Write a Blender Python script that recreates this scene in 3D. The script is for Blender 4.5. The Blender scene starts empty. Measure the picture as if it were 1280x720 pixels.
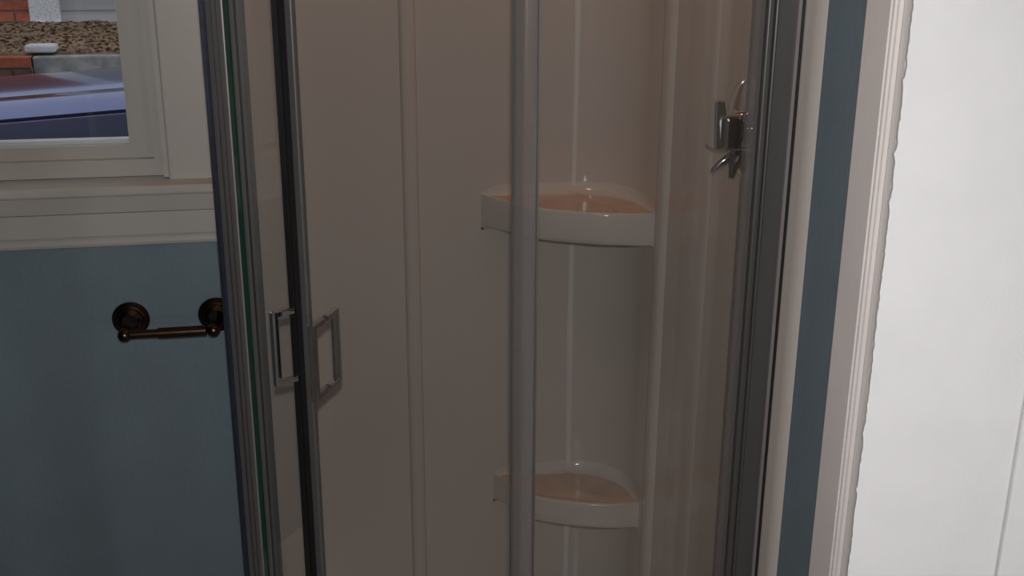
import bpy, math, random
from mathutils import Matrix, Vector
random.seed(7)
S = bpy.context.scene
COL = S.collection
R = math.radians

# ------------------------------------------------------------------ camera
YAW, PIT, ROLL = R(10.5), R(18.4), R(0.3)
F = Vector((math.sin(YAW)*math.cos(PIT), math.cos(YAW)*math.cos(PIT), -math.sin(PIT)))
Rr = Vector((math.cos(YAW), -math.sin(YAW), 0)); Uu = Rr.cross(F)
R2 = Rr*math.cos(ROLL) + Uu*math.sin(ROLL); U2 = Uu*math.cos(ROLL) - Rr*math.sin(ROLL)
cam_d = bpy.data.cameras.new('camera'); cam = bpy.data.objects.new('camera', cam_d); COL.objects.link(cam)
cam_d.sensor_width = 36; cam_d.lens = 1400/1280*36; cam_d.clip_start = 0.02
M4 = Matrix((R2, U2, -F)).transposed().to_4x4(); M4.translation = (0, 0, 1.5)
cam.matrix_world = M4
S.camera = cam

# ------------------------------------------------------------------ world: overcast daylight
w = bpy.data.worlds.new('overcast_sky'); S.world = w; w.use_nodes = True
bg = w.node_tree.nodes['Background']
bg.inputs['Color'].default_value = (0.80, 0.88, 1.0, 1); bg.inputs['Strength'].default_value = 0.95

# ------------------------------------------------------------------ camera flash
fl = bpy.data.lights.new('camera_flash', 'SPOT'); flo = bpy.data.objects.new('camera_flash', fl); COL.objects.link(flo)
fl.energy = 46.5; fl.spot_size = R(84); fl.spot_blend = 0.85; fl.shadow_soft_size = 0.012; fl.color = (1.0, 0.972, 0.955)
Mf = M4.copy(); Mf.translation = (0.004, -0.01, 1.56); flo.matrix_world = Mf

S.view_settings.view_transform = 'Standard'; S.view_settings.look = 'None'
S.view_settings.gamma = 1; S.view_settings.use_curve_mapping = False
S.view_settings.exposure = 0.0

# ------------------------------------------------------------------ materials
MATS = {}
def mat(name, col, rough=0.5, metal=0.0, spec=0.5, noise=None, bump=None, coat=0.0, col2=None, stretch=(1, 1, 1)):
    m = bpy.data.materials.new(name); m.use_nodes = True; nt = m.node_tree; b = nt.nodes['Principled BSDF']
    b.inputs['Base Color'].default_value = (*col, 1); b.inputs['Roughness'].default_value = rough
    b.inputs['Metallic'].default_value = metal; b.inputs['Specular IOR Level'].default_value = spec
    b.inputs['Coat Weight'].default_value = coat
    tc = nt.nodes.new('ShaderNodeTexCoord'); mp = nt.nodes.new('ShaderNodeMapping')
    mp.inputs['Scale'].default_value = stretch; nt.links.new(tc.outputs['Object'], mp.inputs['Vector'])
    if noise:
        sc, amt = noise
        n = nt.nodes.new('ShaderNodeTexNoise'); n.inputs['Scale'].default_value = sc; n.inputs['Detail'].default_value = 6
        nt.links.new(mp.outputs[0], n.inputs['Vector'])
        rp = nt.nodes.new('ShaderNodeValToRGB'); c2 = col2 or tuple(c*(1-amt) for c in col)
        rp.color_ramp.elements[0].color = (*c2, 1); rp.color_ramp.elements[1].color = (*col, 1)
        rp.color_ramp.elements[0].position = 0.35; rp.color_ramp.elements[1].position = 0.62
        nt.links.new(n.outputs['Fac'], rp.inputs['Fac']); nt.links.new(rp.outputs[0], b.inputs['Base Color'])
    if bump:
        sc, st = bump
        n2 = nt.nodes.new('ShaderNodeTexNoise'); n2.inputs['Scale'].default_value = sc; n2.inputs['Detail'].default_value = 4
        nt.links.new(mp.outputs[0], n2.inputs['Vector'])
        bp = nt.nodes.new('ShaderNodeBump'); bp.inputs['Strength'].default_value = st; bp.inputs['Distance'].default_value = 0.004
        nt.links.new(n2.outputs['Fac'], bp.inputs['Height']); nt.links.new(bp.outputs[0], b.inputs['Normal'])
    MATS[name] = m; return m
def glass(name, tint, ior=1.5, rough=0.0, haze=0.0, hazecol=(0.5, 0.5, 0.5)):
    m = bpy.data.materials.new(name); m.use_nodes = True; nt = m.node_tree; nt.nodes.clear()
    out = nt.nodes.new('ShaderNodeOutputMaterial'); tr = nt.nodes.new('ShaderNodeBsdfTransparent'); gl = nt.nodes.new('ShaderNodeBsdfGlossy')
    lw = nt.nodes.new('ShaderNodeLayerWeight'); lw.inputs['Blend'].default_value = 0.5      # Schlick reflectance of one face
    pw = nt.nodes.new('ShaderNodeMath'); pw.operation = 'POWER'; pw.inputs[1].default_value = 5
    fr = nt.nodes.new('ShaderNodeMath'); fr.operation = 'MULTIPLY_ADD'; fr.inputs[1].default_value = 0.96; fr.inputs[2].default_value = 0.04
    nt.links.new(lw.outputs['Facing'], pw.inputs[0]); nt.links.new(pw.outputs[0], fr.inputs[0])
    mx = nt.nodes.new('ShaderNodeMixShader')
    tr.inputs['Color'].default_value = (*tint, 1); gl.inputs['Color'].default_value = (1, 1, 1, 1); gl.inputs['Roughness'].default_value = rough
    nt.links.new(fr.outputs[0], mx.inputs[0]); nt.links.new(tr.outputs[0], mx.inputs[1]); nt.links.new(gl.outputs[0], mx.inputs[2])
    last = mx
    if haze:
        df = nt.nodes.new('ShaderNodeBsdfDiffuse'); df.inputs['Color'].default_value = (*hazecol, 1)
        m2 = nt.nodes.new('ShaderNodeMixShader'); m2.inputs[0].default_value = haze
        nt.links.new(mx.outputs[0], m2.inputs[1]); nt.links.new(df.outputs[0], m2.inputs[2]); last = m2
    nt.links.new(last.outputs[0], out.inputs['Surface'])
    MATS[name] = m; return m

mat('blue_paint', (0.180, 0.238, 0.274), 0.55, noise=(9, 0.06), bump=(90, 0.25))
mat('white_plaster', (0.84, 0.84, 0.85), 0.75, noise=(14, 0.03), bump=(220, 0.12))
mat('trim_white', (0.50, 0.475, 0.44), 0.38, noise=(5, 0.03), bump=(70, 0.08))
mat('jamb_white', (0.90, 0.845, 0.825), 0.6, noise=(6, 0.05), bump=(60, 0.1))
mat('acrylic', (0.63, 0.57, 0.53), 0.13, noise=(2.5, 0.03), bump=(3.5, 0.05))
mat('acrylic_shelf', (0.68, 0.62, 0.58), 0.13, noise=(3, 0.03))
mat('painted_glow', (0.70, 0.48, 0.35), 0.25, noise=(22, 0.15))  # amber base colour paints the warm light on the shelf tops
mat('vinyl', (0.49, 0.465, 0.435), 0.35, noise=(8, 0.03))
mat('bead_white', (0.86, 0.85, 0.83), 0.4, noise=(8, 0.03))
mat('painted_streak', (0.80, 0.79, 0.78), 0.25, noise=(6, 0.08))  # pale colour of the painted highlight in the shower corner
mat('exterior', (0.30, 0.27, 0.25), 0.8, noise=(6, 0.2))
mat('chrome', (0.72, 0.72, 0.73), 0.07, 1.0, noise=(30, 0.03))
mat('handle_chrome', (0.50, 0.50, 0.505), 0.06, 1.0, noise=(30, 0.03))
mat('satin_silver', (0.34, 0.315, 0.31), 0.45, 0.4, noise=(60, 0.06), stretch=(1, 1, 0.05))
mat('dark_silver', (0.115, 0.112, 0.112), 0.42, 0.4, noise=(60, 0.08), stretch=(1, 1, 0.05))
mat('gasket', (0.012, 0.011, 0.012), 0.4, noise=(40, 0.2))
mat('blue_seal', (0.03, 0.035, 0.06), 0.35, noise=(40, 0.2))
mat('glass_edge', (0.008, 0.055, 0.032), 0.1, noise=(30, 0.15), spec=0.8)
mat('bronze', (0.10, 0.06, 0.042), 0.25, 1.0, noise=(40, 0.25))
mat('floor_tile', (0.42, 0.39, 0.36), 0.4, noise=(6, 0.15))
mat('ceiling_white', (0.78, 0.77, 0.75), 0.8, noise=(10, 0.04))
mat('hall_paint', (0.36, 0.33, 0.30), 0.7, noise=(6, 0.05))
mat('tray', (0.75, 0.72, 0.69), 0.2, noise=(5, 0.03))
mat('lamp_trim', (0.8, 0.8, 0.78), 0.4, noise=(10, 0.03))
mat('brick', (0.46, 0.11, 0.055), 0.85, noise=(26, 0.35), bump=(60, 0.6), col2=(0.30, 0.075, 0.045))
mat('brick_dirty', (0.20, 0.085, 0.075), 0.9, noise=(14, 0.5), bump=(60, 0.6), col2=(0.07, 0.045, 0.045))
mat('mortar', (0.42, 0.38, 0.35), 0.95, noise=(40, 0.25))
mat('peeling_paint', (0.86, 0.86, 0.87), 0.6, noise=(60, 0.3), col2=(0.62, 0.60, 0.58))
mat('siding', (0.40, 0.38, 0.37), 0.6, noise=(5, 0.12), stretch=(0.4, 1, 8))
mat('mulch', (0.30, 0.18, 0.11), 1.0, noise=(16, 0.6), bump=(30, 1.0), col2=(0.17, 0.13, 0.07))
mat('leaf', (0.34, 0.20, 0.12), 0.9, noise=(10, 0.5), col2=(0.20, 0.14, 0.08))
mat('concrete', (0.40, 0.38, 0.36), 0.9, noise=(9, 0.5), bump=(40, 0.5), col2=(0.20, 0.185, 0.18))
mat('pale_stone', (0.70, 0.68, 0.68), 0.9, noise=(12, 0.2))
mat('driveway', (0.20, 0.16, 0.14), 0.95, noise=(8, 0.4))
mat('car_blue', (0.18, 0.19, 0.32), 0.2, metal=0.85, coat=0.5, noise=(3, 0.1))
mat('car_dark', (0.015, 0.015, 0.017), 0.3, noise=(10, 0.1))
mat('tyre', (0.02, 0.02, 0.02), 0.85, noise=(20, 0.2))
glass('window_glass', (0.94, 0.95, 0.95))
glass('shower_glass', (0.87, 0.87, 0.865), haze=0.012, hazecol=(0.6, 0.6, 0.6))
glass('clear_seal', (0.68, 0.675, 0.68), rough=0.2, haze=0.24, hazecol=(0.34, 0.315, 0.305))

# ------------------------------------------------------------------ builders
def link(o): COL.objects.link(o); return o
class MB:
    def __init__(s): s.v = []; s.f = []
    def add(s, vs, fs):
        k = len(s.v); s.v += [tuple(p) for p in vs]; s.f += [tuple(i+k for i in q) for q in fs]; return s
    def box(s, x0, x1, y0, y1, z0, z1):
        return s.prism([(x0, y0), (x1, y0), (x1, y1), (x0, y1)], z0, z1)
    def prism(s, poly, z0, z1):                       # plan polygon (counter-clockwise) extruded along z
        a = sum(poly[i-1][0]*poly[i][1]-poly[i][0]*poly[i-1][1] for i in range(len(poly)))
        if a < 0: poly = poly[::-1]
        n = len(poly)
        vs = [(x, y, z0) for x, y in poly] + [(x, y, z1) for x, y in poly]
        fs = [tuple(range(n))[::-1], tuple(range(n, 2*n))] + [(i, (i+1) % n, n+(i+1) % n, n+i) for i in range(n)]
        return s.add(vs, fs)
    def extr(s, poly, axis, a0, a1):                  # polygon in the other two axes extruded along x or y
        n = len(poly)
        if axis == 'x': P = [(a0, u, v) for u, v in poly] + [(a1, u, v) for u, v in poly]
        else: P = [(u, a0, v) for u, v in poly] + [(u, a1, v) for u, v in poly]
        fs = [tuple(range(n))[::-1], tuple(range(n, 2*n))] + [(i, (i+1) % n, n+(i+1) % n, n+i) for i in range(n)]
        return s.add(P, fs)
    def tube(s, pts, rad, n=16, cap=True):
        pts = [Vector(p) for p in pts]; rad = rad if isinstance(rad, (list, tuple)) else [rad]*len(pts)
        k = len(s.v); ref = None
        for i, p in enumerate(pts):
            d = (pts[min(i+1, len(pts)-1)]-pts[max(i-1, 0)]).normalized()
            if ref is None: ref = d.orthogonal().normalized()
            u = (ref-d*ref.dot(d)).normalized(); ref = u; v = d.cross(u)
            for j in range(n):
                a = 2*math.pi*j/n; s.v.append(tuple(p+(u*math.cos(a)+v*math.sin(a))*rad[i]))
        for i in range(len(pts)-1):
            for j in range(n):
                a, b = k+i*n+j, k+i*n+(j+1) % n; s.f.append((a, b, b+n, a+n))
        if cap: s.f.append(tuple(range(k, k+n))[::-1]); s.f.append(tuple(range(k+(len(pts)-1)*n, k+len(pts)*n)))
        return s
    def build(s, name, m, parent=None, bevel=0, seg=2, smooth=None, origin=None):
        me = bpy.data.meshes.new(name); o0 = Vector(origin) if origin else Vector((0, 0, 0))
        me.from_pydata([tuple(Vector(p)-o0) for p in s.v], [], s.f); me.materials.append(MATS[m])
        import bmesh
        bm = bmesh.new(); bm.from_mesh(me); bmesh.ops.recalc_face_normals(bm, faces=bm.faces); bm.to_mesh(me); bm.free()
        if smooth is not None:
            me.polygons.foreach_set('use_smooth', [True]*len(me.polygons)); me.set_sharp_from_angle(angle=R(smooth))
        o = link(bpy.data.objects.new(name, me)); o.location = o0
        if bevel:
            b = o.modifiers.new('bevel', 'BEVEL'); b.width = bevel; b.segments = seg; b.limit_method = 'ANGLE'; b.angle_limit = R(40)
        if parent: adopt(o, parent)
        return o
def adopt(o, parent):
    o.parent = parent; o.matrix_parent_inverse = Matrix.Translation(-world_loc(parent))
def world_loc(o):
    return Vector(o.location) + (Vector((0, 0, 0)) if o.parent is None else Vector((0, 0, 0)))
def empty(name, loc):
    o = link(bpy.data.objects.new(name, None)); o.location = loc; o.empty_display_size = 0.05; return o
def tag(o, label=None, cat=None, group=None, kind=None):
    if label: o['label'] = label
    if cat: o['category'] = cat
    if group: o['group'] = group
    if kind: o['kind'] = kind
    return o
def structure(o, label=None): return tag(o, label, kind='structure')

# ------------------------------------------------------------------ room shell
YW, XR = 2.30, 0.685
FZ = -0.16                                             # floor level (camera is 1.66 m above it)
CEIL = 2.42
WX0, WX1, WZ0, WZ1 = -0.715, -0.285, 1.0, 2.05        # window opening
structure(MB().box(-1.8, 1.8, -1.6, YW+0.16, FZ-0.1, FZ).build('floor', 'floor_tile'), 'grey tiled bathroom floor')
structure(MB().box(-1.8, 1.8, -1.6, YW+0.16, CEIL, CEIL+0.1).build('ceiling', 'ceiling_white'), 'white flat ceiling over the bathroom')
b = MB()
b.box(-1.8, WX0, YW, YW+0.16, FZ, CEIL); b.box(WX1, 1.8, YW, YW+0.16, FZ, CEIL)
b.box(WX0, WX1, YW, YW+0.16, FZ, WZ0); b.box(WX0, WX1, YW, YW+0.16, WZ1, CEIL)
structure(b.build('wall_back', 'blue_paint'), 'blue-green painted wall below the window')
structure(MB().box(XR, XR+0.12, 1.283, YW, FZ, CEIL).build('wall_right', 'blue_paint'), 'narrow blue-green wall strip right of the shower')
structure(MB().box(-1.8, -1.68, 1.283, YW, FZ, CEIL).build('wall_left', 'blue_paint'), 'blue-green bathroom wall left of the window')
structure(MB().box(-1.8, -0.62, 1.173, 1.283, FZ, CEIL).build('wall_doorway', 'hall_paint'), 'wall left of the doorway')
structure(MB().box(-1.8, -1.68, -1.6, 1.173, FZ, CEIL).build('wall_hall', 'hall_paint'), 'hall wall left of the camera')
structure(MB().box(1.68, 1.8, -1.6, 1.283, FZ, CEIL).build('wall_hall_right', 'hall_paint'), 'hall wall right of the camera')
b = MB()
b.box(-1.8, -0.80, -1.6, -1.48, FZ, CEIL); b.box(-0.20, 1.8, -1.6, -1.48, FZ, CEIL); b.box(-0.80, -0.20, -1.6, -1.48, FZ, 0.75); b.box(-0.80, -0.20, -1.6, -1.48, 2.05, CEIL)
structure(b.build('wall_rear', 'hall_paint'), 'hall wall behind the camera')
# white wall facing the hall, with a ragged plaster edge against the jamb
structure(MB().box(0.69, 1.68, 1.18, 1.283, FZ, CEIL).build('wall_front', 'white_plaster'), 'bright white plastered wall at the right')
pts = []; z = FZ; off = 0.0
while z < CEIL:
    off = 0.35*off + random.uniform(-0.0008, 0.0008)
    if random.random() < 0.07: off += random.uniform(-0.0026, 0.0008)
    pts.append((0.6655+off, z)); z += random.uniform(0.003, 0.009)
pts.append((0.6655, CEIL))
n = len(pts); vs = []; fs = []
for (x, zz) in pts: vs += [(x, 1.170, zz), (x+0.0012, 1.176, zz), (0.69, 1.170, zz), (0.69, 1.18, zz)]
for i in range(n-1):
    a, c = 4*i, 4*i+4
    fs += [(a, a+2, c+2, c), (a+1, a, c, c+1), (a+3, a+1, c+1, c+3)]
wb = MB().add(vs, fs); wb.add([(0.69, 1.170, FZ), (1.68, 1.170, FZ), (1.68, 1.170, CEIL), (0.69, 1.170, CEIL), (0.69, 1.18, FZ), (1.68, 1.18, FZ), (1.68, 1.18, CEIL), (0.69, 1.18, CEIL)],
       [(0, 1, 2, 3), (7, 6, 5, 4), (0, 3, 7, 4), (1, 5, 6, 2)])
structure(wb.build('wall_front_skin', 'white_plaster'), 'white plaster skin with a ragged torn edge along the jamb')
# jamb board with fluted moulding (plan profile extruded upwards)
jx = 0.667
prof = [(XR+0.004, 1.283), (jx+0.004, 1.283), (jx, 1.279), (jx, 1.222)]
y = 1.222
for d in (0.0014, 0.0026, 0.0014):
    prof += [(jx+0.003, y-0.001), (jx+0.003, y-0.003), (jx+0.0005-d*0.6, y-0.006), (jx-d, y-0.0085), (jx-d*0.6, y-0.011)]
    y -= 0.012
prof += [(jx, y-0.001), (jx, 1.176), (XR+0.004, 1.176)]
structure(MB().prism(prof, FZ, CEIL).build('trim_1', 'jamb_white', smooth=35), 'off-white fluted door jamb beside the white wall')
structure(MB().box(0.881, 0.955, 1.165, 1.171, FZ, 2.1).build('trim_2', 'white_plaster', bevel=0.002), 'white casing edge at the bottom right corner')
structure(MB().extr([(YW-0.014, FZ), (YW, FZ), (YW, FZ+0.11), (YW-0.006, FZ+0.11), (YW-0.014, FZ+0.095)], 'x', -1.68, -0.19).build('baseboard_back', 'trim_white'), 'white baseboard below the window')

w2 = structure(empty('added_window', (-0.5, -1.5, 0.75)), 'added unseen window behind the camera for the corner highlight')  # unseen window, added so daylight makes a streak in the shower corner
wf = MB().box(-0.80, -0.76, -1.58, -1.50, 0.75, 2.05); wf.box(-0.24, -0.20, -1.58, -1.50, 0.75, 2.05); wf.box(-0.76, -0.24, -1.58, -1.50, 0.75, 0.79); wf.box(-0.76, -0.24, -1.58, -1.50, 2.01, 2.05)
wf.build('window_frame', 'trim_white', w2); MB().box(-0.76, -0.24, -1.545, -1.541, 0.79, 2.01).build('pane', 'window_glass', w2)  # frame and pane of the added unseen window

# ------------------------------------------------------------------ window
W = structure(empty('window_1', (-0.5, YW, WZ0)), 'white window with sash, sill and casing')
fr = MB()                                             # outer frame in the opening
fr.box(WX1-0.018, WX1+0.0, 2.302, 2.42, WZ0+0.0005, WZ1); fr.box(WX0, WX0+0.02, 2.302, 2.42, WZ0+0.0005, WZ1)
fr.box(WX0+0.02, WX1-0.018, 2.302, 2.42, WZ0+0.0005, 1.034); fr.box(WX0+0.02, WX1-0.018, 2.302, 2.42, WZ1-0.03, WZ1)
fr.build('window_frame', 'vinyl', W)
sa = MB()
gx1 = -0.350; gz0 = 1.072
sa.box(gx1, WX1-0.018, 2.322, 2.405, 1.034, WZ1-0.03); sa.box(WX0+0.02, WX0+0.07, 2.322, 2.405, 1.034, WZ1-0.03)
sa.box(WX0+0.07, gx1, 2.322, 2.405, 1.034, gz0-0.012); sa.box(WX0+0.07, gx1, 2.322, 2.405, WZ1-0.08, WZ1-0.03)
sash = sa.build('sash', 'vinyl', W)
MB().extr([(2.345, gz0-0.012), (2.345, gz0-0.004), (2.404, gz0-0.010), (2.404, gz0-0.012)], 'x', WX0+0.07, gx1).build('glazing_bead', 'bead_white', W)
MB().prism([(gx1, 2.345), (gx1-0.004, 2.345), (gx1-0.001, 2.404), (gx1, 2.404)], gz0-0.009, WZ1-0.08).build('glazing_bead', 'bead_white', W)
MB().box(WX0+0.07, gx1-0.0005, 2.338, 2.342, gz0-0.0115, WZ1-0.081).build('pane', 'window_glass', W)
cs = MB().box(WX1+0.010, -0.178, 2.278, YW, 0.992, WZ1+0.09)
cs.box(WX0-0.095, WX0-0.010, 2.278, YW, 0.992, WZ1+0.09); cs.box(WX0-0.010, WX1+0.010, 2.278, YW, WZ1+0.010, WZ1+0.09)
cs.build('window_casing', 'trim_white', W, bevel=0.004)
# liner between casing and frame
ln = MB().box(WX1, WX1+0.012, 2.284, 2.40, WZ0, WZ1+0.01); ln.build('jamb_liner', 'trim_white', W)
sill = MB().extr([(2.2385, 0.9745), (2.2365, 0.980), (2.2365, 0.988), (2.240, 0.9935), (2.302, 0.999), (2.302, 0.9745)], 'x', WX0-0.12, -0.158)
sill.build('window_sill', 'trim_white', W, bevel=0.002)
MB().extr([(2.262, 0.936), (2.255, 0.9745), (YW, 0.9745), (YW, 0.936)], 'x', WX0-0.1, -0.165).build('apron_moulding', 'trim_white', W, bevel=0.0015)
MB().box(WX0-0.1, -0.165, 2.2655, YW, 0.887, 0.9345).build('apron', 'trim_white', W, bevel=0.0015)
MB().extr([(2.272, 0.880), (2.268, 0.872), (2.270, 0.866), (YW, 0.866), (YW, 0.887), (2.278, 0.887)], 'x', WX0-0.1, -0.165).build('apron_bead', 'trim_white', W)

# ------------------------------------------------------------------ shower surround (moulded acrylic wall kit)
YS, XS = YW-0.008, XR-0.008                            # face of the acrylic
FR = 0.125                                             # corner radius
ZB, ZT = FZ+0.10, 2.05
SU = tag(empty('shower_surround', (XS, YS, ZB)), 'glossy off-white moulded shower wall kit with rounded corner and shelves', 'shower wall')
MB().box(-0.135, XS-FR, YS, YW-0.0005, ZB, ZT).build('wall_panel', 'acrylic', SU)
MB().prism([(XS, YS-FR), (XS, 1.445), (XS+0.0015, 1.425), (XR-0.0005, 1.416), (XR-0.0005, YS-FR)], ZB, ZT).build('wall_panel', 'acrylic', SU, smooth=35)
arc = [(XS-FR+FR*math.sin(t), YS-FR+FR*math.cos(t)) for t in [math.pi/2*i/20 for i in range(21)]]
MB().prism(arc+[(XR-0.0005, YS-FR), (XR-0.0005, YW-0.0005), (XS-FR, YW-0.0005)], ZB, ZT).build('corner_panel', 'acrylic', SU, smooth=30)
def ridge(along, c, half, h):
    p = [(-half, 0), (-half*0.86, h*0.6), (-half*0.62, h*0.95), (-half*0.3, h), (half*0.3, h), (half*0.62, h*0.95), (half*0.86, h*0.6), (half, 0)]
    if along == 'x': poly = [(c+u, YS-v) for u, v in p]
    else: poly = [(XS-v, c+u) for u, v in p]
    return MB().prism(poly, ZB, ZT).build('ridge', 'acrylic', SU, smooth=50)
ridge('x', 0.208, 0.017, 0.010)
ridge('y', 2.030, 0.026, 0.013)
# tapering fluted step on the right wall behind the valve
MB().prism([(XS, 1.93), (XS-0.004, 1.915), (XS-0.004, 1.80), (XS, 1.785)], ZB, ZT).build('raised_band', 'acrylic', SU, smooth=40)

# wavy pale strip painting the vertical highlight where corner and back panel meet
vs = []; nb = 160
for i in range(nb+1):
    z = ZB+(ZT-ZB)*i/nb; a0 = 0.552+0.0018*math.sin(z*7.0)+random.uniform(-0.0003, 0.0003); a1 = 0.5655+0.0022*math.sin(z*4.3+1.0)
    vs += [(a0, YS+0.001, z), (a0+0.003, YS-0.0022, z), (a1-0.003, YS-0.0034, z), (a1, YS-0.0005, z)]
MB().add(vs, [(4*i+j, 4*i+j+1, 4*i+j+5, 4*i+j+4) for i in range(nb) for j in range(3)]).build('highlight_strip', 'painted_streak', SU, smooth=60)
def catmull(P, n):
    P = [Vector(p) for p in P]; Q = [2*P[0]-P[1]]+P+[2*P[-1]-P[-2]]; out = []
    for k in range(n):
        t = k/(n-1)*(len(P)-1); i = min(int(t), len(P)-2); u = t-i; a, b_, c, d = Q[i:i+4]
        out.append(0.5*((2*b_)+(c-a)*u+(2*a-5*b_+4*c-d)*u*u+(3*b_-a-3*c+d)*u**3))
    return out
def back_curve(xl, yr, n):                             # along left wall, round the fillet, along right wall
    L1 = XS-FR-xl; L2 = FR*math.pi/2; L3 = YS-FR-yr; T = L1+L2+L3; out = []
    for k in range(n):
        s = T*k/(n-1)
        if s <= L1: out.append(Vector((xl+s, YS)))
        elif s <= L1+L2:
            t = (s-L1)/FR; out.append(Vector((XS-FR+FR*math.sin(t), YS-FR+FR*math.cos(t))))
        else: out.append(Vector((XS, YS-FR-(s-L1-L2))))
    return out
def shelf(front, zt, th, crease):
    N = 72; Fc = catmull(front, N); Bc = back_curve(front[0][0], front[-1][1], N)
    prof = [(0, 0.020), (0.015, 0.012), (0.04, 0.005), (0.08, 0.0005), (0.15, -0.0035)] + [(0.15+0.7*i/9, -0.0035) for i in range(1, 10)] + [(0.89, -0.0022), (0.93, 0.0002), (0.965, 0.0012), (0.985, 0.0008), (0.996, -0.0015), (1.0, -0.005)]
    (c0x, c0y), (c1x, c1y) = crease; cd = Vector((c1x-c0x, c1y-c0y)).normalized(); cn = Vector((cd.y, -cd.x))
    vs = []; m = len(prof)
    low = [(1.0, -th*0.5), (0.995, -th+0.012), (0.985, -th+0.004), (0.96, -th), (0.5, -th-0.004), (0.0, -th-0.012)]
    full = prof+low; K = len(full)
    for i in range(N):
        for v, h in full:
            p = Bc[i].lerp(Fc[i], v); e = min(1, i/5, (N-1-i)/5)
            if h > -0.004 and 0.05 < v < 0.97:
                dd = (p-Vector((c0x, c0y))).dot(cn); h += 0.004*math.exp(-(dd/0.005)**2)*min(1, (0.97-v)*12)
            if h > 0: h = h*(0.25+0.75*e)
            vs.append((p.x, p.y, zt+h))
    def quads(a, b_): return [(i*K+j, (i+1)*K+j, (i+1)*K+j+1, i*K+j+1) for i in range(N-1) for j in range(a, b_)]
    body = MB().add(vs, quads(0, K-1)).build('shelf', 'acrylic_shelf', SU, smooth=60)
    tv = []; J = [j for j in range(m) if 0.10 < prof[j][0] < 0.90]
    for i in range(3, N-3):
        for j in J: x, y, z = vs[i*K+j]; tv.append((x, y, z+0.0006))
    q = len(J); MB().add(tv, [(i*q+j, (i+1)*q+j, (i+1)*q+j+1, i*q+j+1) for i in range(N-7) for j in range(q-1)]).build('painted_glow', 'painted_glow', body, smooth=60)  # thin tinted sheet, warm glow put into its colour
    return body
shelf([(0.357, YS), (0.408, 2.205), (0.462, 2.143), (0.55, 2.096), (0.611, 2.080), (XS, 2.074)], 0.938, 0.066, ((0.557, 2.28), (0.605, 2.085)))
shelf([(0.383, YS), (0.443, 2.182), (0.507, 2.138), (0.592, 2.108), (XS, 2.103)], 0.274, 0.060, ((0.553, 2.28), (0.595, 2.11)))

# shower base below the frame
P1, P2, P3 = Vector((-0.145, 1.895)), Vector((-0.0275, 1.665)), Vector((0.296, 1.5))
base_poly = [(-0.165, YW-0.012), (-0.165, 1.89), (-0.04, 1.645), (0.29, 1.475), (XR-0.012, 1.475), (XR-0.012, YW-0.012)]
SB = tag(MB().prism(base_poly, FZ, FZ+0.099).build('shower_pan', 'tray', bevel=0.012, origin=(0.3, 1.9, FZ)), 'low white moulded shower pan under the glass enclosure', 'shower pan')

# ------------------------------------------------------------------ shower enclosure
EN = tag(empty('shower_enclosure', (0.05, 1.65, FZ+0.10)), 'silver-framed corner shower enclosure of clear glass with two sliding doors', 'shower enclosure')
G0, G1 = FZ+0.125, 1.98
class Plane2:
    def __init__(s, A, B):
        s.A = A; s.L = (B-A).length; s.d = (B-A)/s.L; s.n = Vector((s.d.y, -s.d.x))     # n points out of the shower
    def p(s, a, o=0): return s.A+s.d*a+s.n*o
    def bar(s, mb, a0, a1, o0, o1, z0, z1):
        q = [s.p(a0, o0), s.p(a1, o0), s.p(a1, o1), s.p(a0, o1)]
        return mb.prism([(v.x, v.y) for v in q], z0, z1)
LD, RD, RF = Plane2(P1, P2), Plane2(P2, P3), Plane2(P3, Vector((XR-0.010, 1.5)))
LF = Plane2(Vector((-0.145, YW-0.010)), P1)
def rails(pl, a0, a1, name, z0, z1):
    return pl.bar(MB(), a0, a1, -0.012, 0.02, z0, z1).build(name, 'satin_silver', EN, bevel=0.003)
for pl in (LF, LD, RD, RF):
    rails(pl, 0, pl.L, 'bottom_rail', FZ+0.10, FZ+0.13); rails(pl, 0, pl.L, 'top_rail', 1.97, 2.01)
# fixed panels
LF.bar(MB(), 0.01, LF.L-0.004, -0.003, 0.003, G0, G1).build('fixed_panel', 'shower_glass', EN)
RF.bar(MB(), 0.012, RF.L-0.004, -0.003, 0.003, G0, G1).build('fixed_panel', 'shower_glass', EN)
# wall profiles
LF.bar(MB(), -0.0005, 0.03, -0.012, 0.012, FZ+0.13, 1.97).build('wall_profile', 'satin_silver', EN, bevel=0.002)
wp = RF.bar(MB(), RF.L-0.036, RF.L+0.0005, -0.018, 0.022, FZ+0.13, 1.97).build('wall_profile', 'dark_silver', EN, bevel=0.002)
RF.bar(MB(), RF.L-0.045, RF.L-0.036, -0.012, 0.017, FZ+0.13, 1.97).build('edge_strip', 'dark_silver', wp, bevel=0.002)
RF.bar(MB(), RF.L-0.033, RF.L-0.030, 0.022, 0.0245, FZ+0.13, 1.97).build('edge_strip', 'dark_silver', wp)
RF.bar(MB(), RF.L-0.006, RF.L-0.001, 0.022, 0.027, FZ+0.13, 1.97).build('edge_strip', 'satin_silver', wp)
RF.bar(MB(), RF.L-0.0005, RF.L+0.0015, 0.022, 0.032, FZ+0.13, 1.97).build('gasket', 'gasket', wp)
RF.bar(MB(), RF.L-0.060, RF.L-0.046, -0.006, 0.008, G0, G1).build('clear_seal', 'clear_seal', wp)
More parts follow.
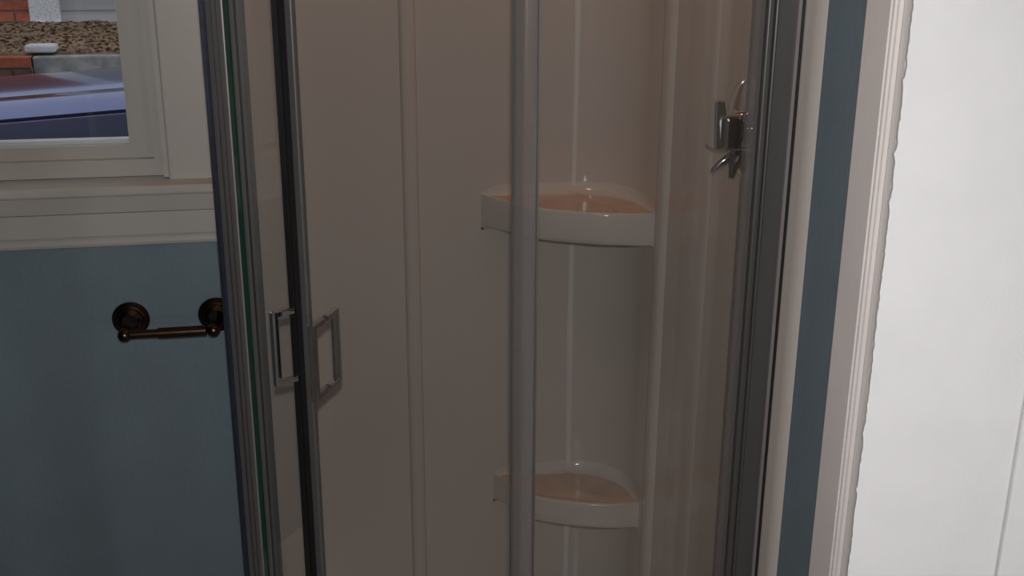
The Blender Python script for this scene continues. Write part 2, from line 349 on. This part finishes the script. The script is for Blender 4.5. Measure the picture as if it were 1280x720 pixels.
# corner post between fixed panel and left door
LD.bar(MB(), 0.0, 0.015, -0.01, 0.016, FZ+0.13, 1.97).build('post_seal', 'blue_seal', EN)
po = LD.bar(MB(), 0.015, 0.079, -0.010, 0.012, FZ+0.13, 1.97).build('corner_post', 'satin_silver', EN, bevel=0.002)
LD.bar(MB(), 0.040, 0.046, 0.012, 0.014, FZ+0.13, 1.97).build('edge_strip', 'dark_silver', po)
LD.bar(MB(), 0.060, 0.064, 0.012, 0.0135, FZ+0.13, 1.97).build('edge_strip', 'dark_silver', po)
# handles: square D pulls, back to back on the door
def handle(pl, a, z0, z1, door, inner):
    t = 0.0052
    m = MB()
    pl.bar(m, a-t, a+t, 0.034, 0.045, z0, z1)                                   # grip
    pl.bar(m, a-t, a+t, 0.004, 0.036, z1-0.0095, z1); pl.bar(m, a-t, a+t, 0.004, 0.036, z0, z0+0.0095)
    m.build('handle', 'handle_chrome', door, bevel=0.0013)
    m = MB()
    pl.bar(m, a-t, a+t, -0.045, -0.034, z0, z1)
    pl.bar(m, a-t, a+t, -0.036, -0.004, z1-0.0095, z1); pl.bar(m, a-t, a+t, -0.036, -0.004, z0, z0+0.0095)
    if inner: m.build('inner_handle', 'chrome', door, bevel=0.0013)
# left sliding door
ld = MB(); LD.bar(ld, 0.096, 0.114, -0.008, 0.008, FZ+0.13, 1.97)
ldo = ld.build('sliding_door', 'satin_silver', EN, bevel=0.002)
LD.bar(MB(), 0.081, 0.095, -0.004, 0.010, FZ+0.13, 1.97).build('glass_edge', 'glass_edge', ldo)
LD.bar(MB(), 0.114, 0.124, -0.006, 0.008, FZ+0.13, 1.97).build('door_seal', 'dark_silver', ldo)
LD.bar(MB(), 0.118, 0.250, -0.003, 0.003, G0, G1).build('pane', 'shower_glass', ldo)
LD.bar(MB(), 0.240, 0.2575, -0.008, 0.006, FZ+0.13, 1.97).build('gasket', 'gasket', ldo)
handle(LD, 0.2535, 0.801, 0.9235, ldo, False)
# right sliding door
rd = MB(); RD.bar(rd, 0.009, 0.021, -0.006, 0.008, FZ+0.13, 1.97)
rdo = rd.build('sliding_door', 'dark_silver', EN, bevel=0.002)
RD.bar(MB(), 0.0005, 0.009, -0.006, 0.006, FZ+0.13, 1.97).build('gasket', 'gasket', rdo)
RD.bar(MB(), 0.018, RD.L-0.004, -0.003, 0.003, G0, G1).build('pane', 'shower_glass', rdo)
handle(RD, 0.043, 0.789, 0.9135, rdo, True)
# clear corner seal with two fins between right door and fixed panel
MB().prism([tuple(v) for v in (RD.p(0.346, 0.005), RD.p(RD.L, 0.008), RF.p(0.0, 0.008), RF.p(0.0175, 0.005), RF.p(0.0175, 0.0035), RD.p(RD.L, 0.0045), RD.p(0.346, 0.0035))], G0, G1).build('clear_seal', 'clear_seal', EN, smooth=40)
RD.bar(MB(), 0.345, 0.3475, -0.004, 0.007, G0, G1).build('seal_fin', 'dark_silver', EN)
RF.bar(MB(), 0.0155, 0.018, -0.004, 0.007, G0, G1).build('seal_fin', 'dark_silver', EN)

# ------------------------------------------------------------------ shower valve on the right wall
def lathe_x(prof, c, n=40):                           # prof: (distance out of wall, radius), axis along -x
    return MB().tube([(c[0]-d, c[1], c[2]) for d, r in prof], [r for d, r in prof], n)
VC = (XS, 1.635, 1.187)
V = tag(empty('shower_valve', VC), 'chrome shower valve with lever handle on the right shower wall', 'shower valve')
lathe_x([(0.0005, 0.080), (0.004, 0.0805), (0.008, 0.077), (0.011, 0.066), (0.012, 0.045)], VC, 56).build('escutcheon', 'chrome', V, smooth=35)
lathe_x([(0.010, 0.030), (0.014, 0.031), (0.034, 0.028), (0.038, 0.024)], VC).build('hub', 'chrome', V, smooth=35)
hb = MB(); x0, x1 = XS-0.053, XS-0.020
hb.prism([(x0, VC[1]-0.026), (x1, VC[1]-0.030), (x1, VC[1]+0.030), (x0, VC[1]+0.026)], VC[2]-0.030, VC[2]+0.026)
hb.build('handle', 'chrome', V, bevel=0.009, seg=4)
lv = MB().add([(x0-0.010, VC[1]-0.02, VC[2]-0.028), (x0-0.010, VC[1]+0.022, VC[2]-0.028), (x0+0.016, VC[1]+0.022, VC[2]-0.028), (x0+0.016, VC[1]-0.02, VC[2]-0.028),
               (x0-0.008, VC[1]-0.008, VC[2]+0.046), (x0-0.008, VC[1]+0.013, VC[2]+0.046), (x0+0.008, VC[1]+0.013, VC[2]+0.046), (x0+0.008, VC[1]-0.008, VC[2]+0.046)],
              [(0, 3, 2, 1), (4, 5, 6, 7), (0, 1, 5, 4), (1, 2, 6, 5), (2, 3, 7, 6), (3, 0, 4, 7)])
lv.build('lever', 'chrome', V, bevel=0.003, seg=3)
MB().tube([(XS-0.012, VC[1]+0.012, VC[2]-0.042), (XS-0.026, VC[1]+0.012, VC[2]-0.046), (XS-0.040, VC[1]+0.013, VC[2]-0.056), (XS-0.052, VC[1]+0.014, VC[2]-0.068)], [0.009, 0.0085, 0.007, 0.004], 14).build('diverter', 'chrome', V, smooth=40)
MB().tube([(XS-0.012, VC[1]+0.006, VC[2]-0.044), (XS-0.020, VC[1]+0.006, VC[2]-0.060), (XS-0.022, VC[1]+0.006, VC[2]-0.078)], [0.010, 0.009, 0.005], 14).build('spout', 'chrome', V, smooth=40)

# ------------------------------------------------------------------ toilet paper holder
TH = tag(empty('toilet_paper_holder', (-0.294, YW, 0.699)), 'dark bronze toilet paper holder without a roll on the blue wall', 'paper holder')
def lathe_y(prof, x, z, name, n=36, par=TH):
    return MB().tube([(x, YW-d, z) for d, r in prof], [r for d, r in prof], n).build(name, 'bronze', par, smooth=75)
for x in (-0.380, -0.207):
    zc = 0.699
    lathe_y([(0.0005, 0.037), (0.004, 0.038), (0.007, 0.0365), (0.0075, 0.033), (0.011, 0.0325), (0.0135, 0.030), (0.014, 0.0265), (0.017, 0.026), (0.0195, 0.0235), (0.020, 0.021), (0.024, 0.019)], x, zc, 'rose')
    lathe_y([(0.020, 0.019), (0.028, 0.0155), (0.038, 0.0125), (0.050, 0.0105), (0.065, 0.0098), (0.084, 0.0105), (0.088, 0.0125)], x, zc, 'post')
    lathe_y([(0.086, 0.006)] + [(0.099-0.0135*math.cos(t), max(0.0005, 0.0138*math.sin(t))) for t in [math.pi*i/14 for i in range(1, 14)]] + [(0.1128, 0.001)], x, zc, 'finial')
MB().tube([(-0.372, YW-0.098, 0.699), (-0.300, YW-0.098, 0.699)], 0.0088, 24).build('roller', 'bronze', TH, smooth=40)
MB().tube([(-0.316, YW-0.098, 0.699), (-0.315, YW-0.098, 0.699), (-0.222, YW-0.098, 0.699), (-0.221, YW-0.098, 0.699)], [0.0095, 0.0112, 0.0112, 0.0095], 24).build('roller_sleeve', 'bronze', TH, smooth=40)

# ------------------------------------------------------------------ recessed lamp over the shower (out of frame)
LM = tag(empty('ceiling_lamp', (0.36, 1.98, CEIL)), 'recessed warm ceiling lamp above the shower', 'lamp')
MB().tube([(0.36, 1.98, CEIL-0.001), (0.36, 1.98, CEIL-0.006), (0.36, 1.98, CEIL-0.010)], [0.085, 0.083, 0.06], 32).build('trim_ring', 'lamp_trim', LM, smooth=40)
wl = bpy.data.lights.new('bulb', 'SPOT'); wlo = link(bpy.data.objects.new('bulb', wl)); wlo.location = (0.36, 1.98, CEIL-0.03)
wl.energy = 8; wl.color = (1.0, 0.50, 0.22); wl.spot_size = R(140); wl.spot_blend = 0.6; wl.shadow_soft_size = 0.04
adopt(wlo, LM)

# ------------------------------------------------------------------ unseen globe light, added to brighten the white wall
m = mat('added_light_globe', (0.9, 0.9, 0.9), 0.4, noise=(10, 0.02)); bs = m.node_tree.nodes['Principled BSDF']
bs.inputs['Emission Color'].default_value = (0.985, 0.985, 1.0, 1); bs.inputs['Emission Strength'].default_value = 70
HL = tag(empty('added_light', (1.68, -0.1, 0.82)), 'added unseen globe light that brightens the white wall', 'lamp')
MB().tube([(1.6795, -0.1, 0.82), (1.668, -0.1, 0.82), (1.662, -0.1, 0.82)], [0.06, 0.06, 0.05], 28).build('added_light_plate', 'chrome', HL, smooth=35)
MB().tube([(1.663, -0.1, 0.82), (1.62, -0.1, 0.82)], 0.012, 16).build('added_light_arm', 'chrome', HL, smooth=35)
MB().tube([(1.62-0.18*k/20, -0.1, 0.82) for k in range(21)], [max(0.002, 0.09*math.sqrt(max(0, 1-((k-10)/10)**2))) for k in range(21)], 28).build('globe', 'added_light_globe', HL, smooth=60)  # globe of the added unseen light

# ------------------------------------------------------------------ outside the window
GZ = -0.15
structure(MB().box(-9, 8, 2.6, 6.9, GZ-0.2, GZ).build('ground', 'driveway'), 'brown driveway outside the window')
ex = MB(); ex.box(-7, WX0, 2.461, 2.52, GZ, 3.6); ex.box(WX1, 7, 2.461, 2.52, GZ, 3.6); ex.box(WX0, WX1, 2.461, 2.52, GZ, WZ0); ex.box(WX0, WX1, 2.461, 2.52, WZ1, 3.6)
structure(ex.build('wall_exterior', 'exterior'), 'outer face of the bathroom house wall')
def car():
    c = tag(empty('car', (0.3, 5.35, GZ)), 'dark blue car parked outside the window', 'car')
    y0, y1 = 4.55, 6.15
    st = [(-2.05, 0.36, 0.58), (-1.98, 0.20, 0.68), (-1.75, 0.17, 0.735), (-1.25, 0.15, 0.775), (-0.7, 0.15, 0.81), (-0.3, 0.15, 0.835), (1.6, 0.15, 0.86), (2.1, 0.17, 0.85), (2.2, 0.25, 0.80)]
    vs = []; prof = None
    for k, (x, zb, zt) in enumerate(st):
        ins = (0.18, 0.05, 0.015, 0, 0, 0, 0, 0.03, 0.08)[k]
        zt0 = zt
        row = [(y0+0.06+ins, zb), (y0+0.01+ins, zb+0.12), (y0+ins, zb+0.3 if zt-zb > 0.45 else (zb+zt)/2), (y0+0.012+ins, zt0-0.056), (y0+0.024+ins, zt0-0.044), (y0+0.010+ins, zt0-0.034), (y0+0.03+ins, zt0-0.010),
               (y0+0.10+ins, zt0+0.022), (y0+0.16+ins, zt0+0.030), (y0+0.18+ins, zt0+0.018), (y0+0.22+ins, zt0+0.032), (y0+0.32, zt0+0.056), (y0+0.46, zt0+0.068), (y0+0.70, zt0+0.050), (y1-0.45, zt0-0.01), (y1-0.05-ins, zt0-0.12), (y1-ins, zb+0.3), (y1-0.06-ins, zb)]
        vs += [(x, y, z) for y, z in row]; m = len(row)
    fs = [(i*m+j, (i+1)*m+j, (i+1)*m+(j+1) % m, i*m+(j+1) % m) for i in range(len(st)-1) for j in range(m)]
    fs += [tuple(range(m)), tuple(range((len(st)-1)*m, len(st)*m))[::-1]]
    MB().add(vs, fs).build('body', 'car_blue', c, smooth=50)
    cab = [(-0.25, 0.83), (0.40, 1.27), (1.35, 1.30), (1.95, 0.85)]
    q = [(x, y0+0.10+(0.16 if z > 1 else 0), z) for x, z in cab]+[(x, y1-0.10-(0.16 if z > 1 else 0), z) for x, z in cab]
    MB().add(q, [(0, 1, 2, 3), (7, 6, 5, 4), (1, 5, 6, 2), (0, 4, 5, 1), (2, 6, 7, 3), (0, 3, 7, 4)]).build('cabin', 'car_dark', c, bevel=0.03)
    MB().add([(0.42, y0+0.28, 1.272), (1.33, y0+0.28, 1.302), (1.33, y1-0.28, 1.302), (0.42, y1-0.28, 1.272), (0.42, y0+0.28, 1.295), (1.33, y0+0.28, 1.325), (1.33, y1-0.28, 1.325), (0.42, y1-0.28, 1.295)],
             [(0, 3, 2, 1), (4, 5, 6, 7), (0, 1, 5, 4), (1, 2, 6, 5), (2, 3, 7, 6), (3, 0, 4, 7)]).build('roof', 'car_blue', c, bevel=0.01)
    for x in (-1.35, 1.35):
        for y in (y0+0.01, y1-0.19):
            MB().tube([(x, y, GZ+0.31), (x, y+0.01, GZ+0.31), (x, y+0.17, GZ+0.31), (x, y+0.18, GZ+0.31)], [0.28, 0.31, 0.31, 0.28], 28).build('wheel', 'tyre', c, smooth=40)
car()

# retaining wall: brick on the left, concrete steps on the right, light stone between
def brick_mesh(name, l, h, d, m):
    b = MB().box(0, l, 0, d, 0, h); o = b.build(name, m, bevel=0.004, seg=1); me = o.data
    bpy.data.objects.remove(o); return me
def put(me, name, loc, parent, bev=0.004):
    o = link(bpy.data.objects.new(name, me)); o.location = loc
    b = o.modifiers.new('bevel', 'BEVEL'); b.width = bev; b.segments = 1
    adopt(o, parent); return o
RW = tag(empty('retaining_wall', (-2.1, 7.05, GZ)), 'low red brick retaining wall holding the mulch bed', 'retaining wall')
MB().box(-3.3, -1.56, 7.02, 7.22, GZ, 0.700).build('mortar_core', 'mortar', RW)
b1 = brick_mesh('brick', 0.205, 0.062, 0.1, 'brick'); b2 = brick_mesh('brick', 0.205, 0.062, 0.1, 'brick_dirty')
h1 = brick_mesh('half_brick', 0.0975, 0.062, 0.1, 'brick'); h2 = brick_mesh('half_brick', 0.0975, 0.062, 0.1, 'brick_dirty')
for r in range(4):
    zc = 0.642-0.072*r
    if r % 2: put(h2, 'brick', (-1.56-0.10, 7.0, zc), RW)
    for k in range(6):
        put(b1 if r == 0 else b2, 'brick', (-1.56-0.205-0.215*k-(0.1075 if r % 2 else 0), 7.0, zc), RW)
ST = tag(MB().box(-1.60, -1.43, 7.06, 7.18, 0.720, 0.765).build('stone_block', 'pale_stone', bevel=0.012, origin=(-1.5, 7.1, 0.720)), 'pale stone block at the end of the brick retaining wall', 'stone block')
SP = tag(empty('concrete_steps', (-0.9, 7.0, GZ)), 'weathered grey concrete steps beside the brick retaining wall', 'steps')
for i, (ya, zt) in enumerate(((7.02, 0.703), (6.78, 0.60), (6.55, 0.46))):
    MB().box(-1.555, 0.4, ya, 7.22, GZ, zt).build('step', 'concrete', SP, bevel=0.01)
tag(MB().box(-3.3, 0.5, 6.40, 6.54, GZ, 0.50).build('concrete_kerb', 'concrete', bevel=0.012, origin=(-1.4, 6.47, GZ)), 'grey concrete kerb between the blue car and the brick wall', 'kerb')
# mulch bed
vs = []; fs = []; nx, ny = 60, 26
for i in range(nx):
    for j in range(ny):
        vs.append((-3.3+4.0*i/(nx-1), 7.09+1.40*j/(ny-1), (0.7125+0.055*j/(ny-1)+0.012*i/(nx-1)+random.uniform(-0.012, 0.014)) if j else 0.68))
fs = [(i*ny+j, (i+1)*ny+j, (i+1)*ny+j+1, i*ny+j+1) for i in range(nx-1) for j in range(ny-1)]
tag(MB().add(vs, fs).build('mulch_bed', 'mulch', smooth=80), 'brown mulch bed in front of the brick house', 'mulch', kind='stuff')
lf = MB()
for _ in range(5000):
    x, y = random.uniform(-2.6, -0.3), random.uniform(7.10, 8.46); z = 0.724+0.055*(y-7.15)/1.45; a = random.uniform(0, 6.28); l = random.uniform(0.012, 0.028); h = random.uniform(0.0, 0.014)
    dx, dy = math.cos(a)*l, math.sin(a)*l
    lf.add([(x-dx, y-dy, z), (x+dy*0.4, y-dx*0.4, z+h), (x+dx, y+dy, z+h*1.2), (x-dy*0.4, y+dx*0.4, z)], [(0, 1, 2, 3)])
tag(lf.build('dead_leaves', 'leaf'), 'brown dead leaves scattered over the mulch bed', 'leaves', kind='stuff')
# neighbour's house
NH = tag(empty('brick_house', (-1.6, 8.6, 0.7)), 'neighbouring house of red brick and grey siding seen through the window', 'house')
MB().box(-3.4, -1.86, 8.56, 8.75, 0.65, 3.6).build('mortar_wall', 'mortar', NH)
for r in range(36):
    zc = 0.700+0.0765*r
    if r % 2: put(h1, 'brick', (-1.866-0.0975, 8.54, zc), NH)
    for k in range(6): put(b1, 'brick', (-1.866-0.205-0.215*k-(0.1075 if r % 2 else 0), 8.54, zc), NH)
MB().box(-1.862, -1.665, 8.50, 8.72, 0.72, 3.6).build('corner_board', 'peeling_paint', NH, bevel=0.006)
for r in range(24):
    zc = 0.735+0.115*r
    MB().extr([(8.545, zc), (8.56, zc+0.122), (8.60, zc+0.122), (8.60, zc)], 'x', -1.665, 0.6).build('siding_board', 'siding', NH)
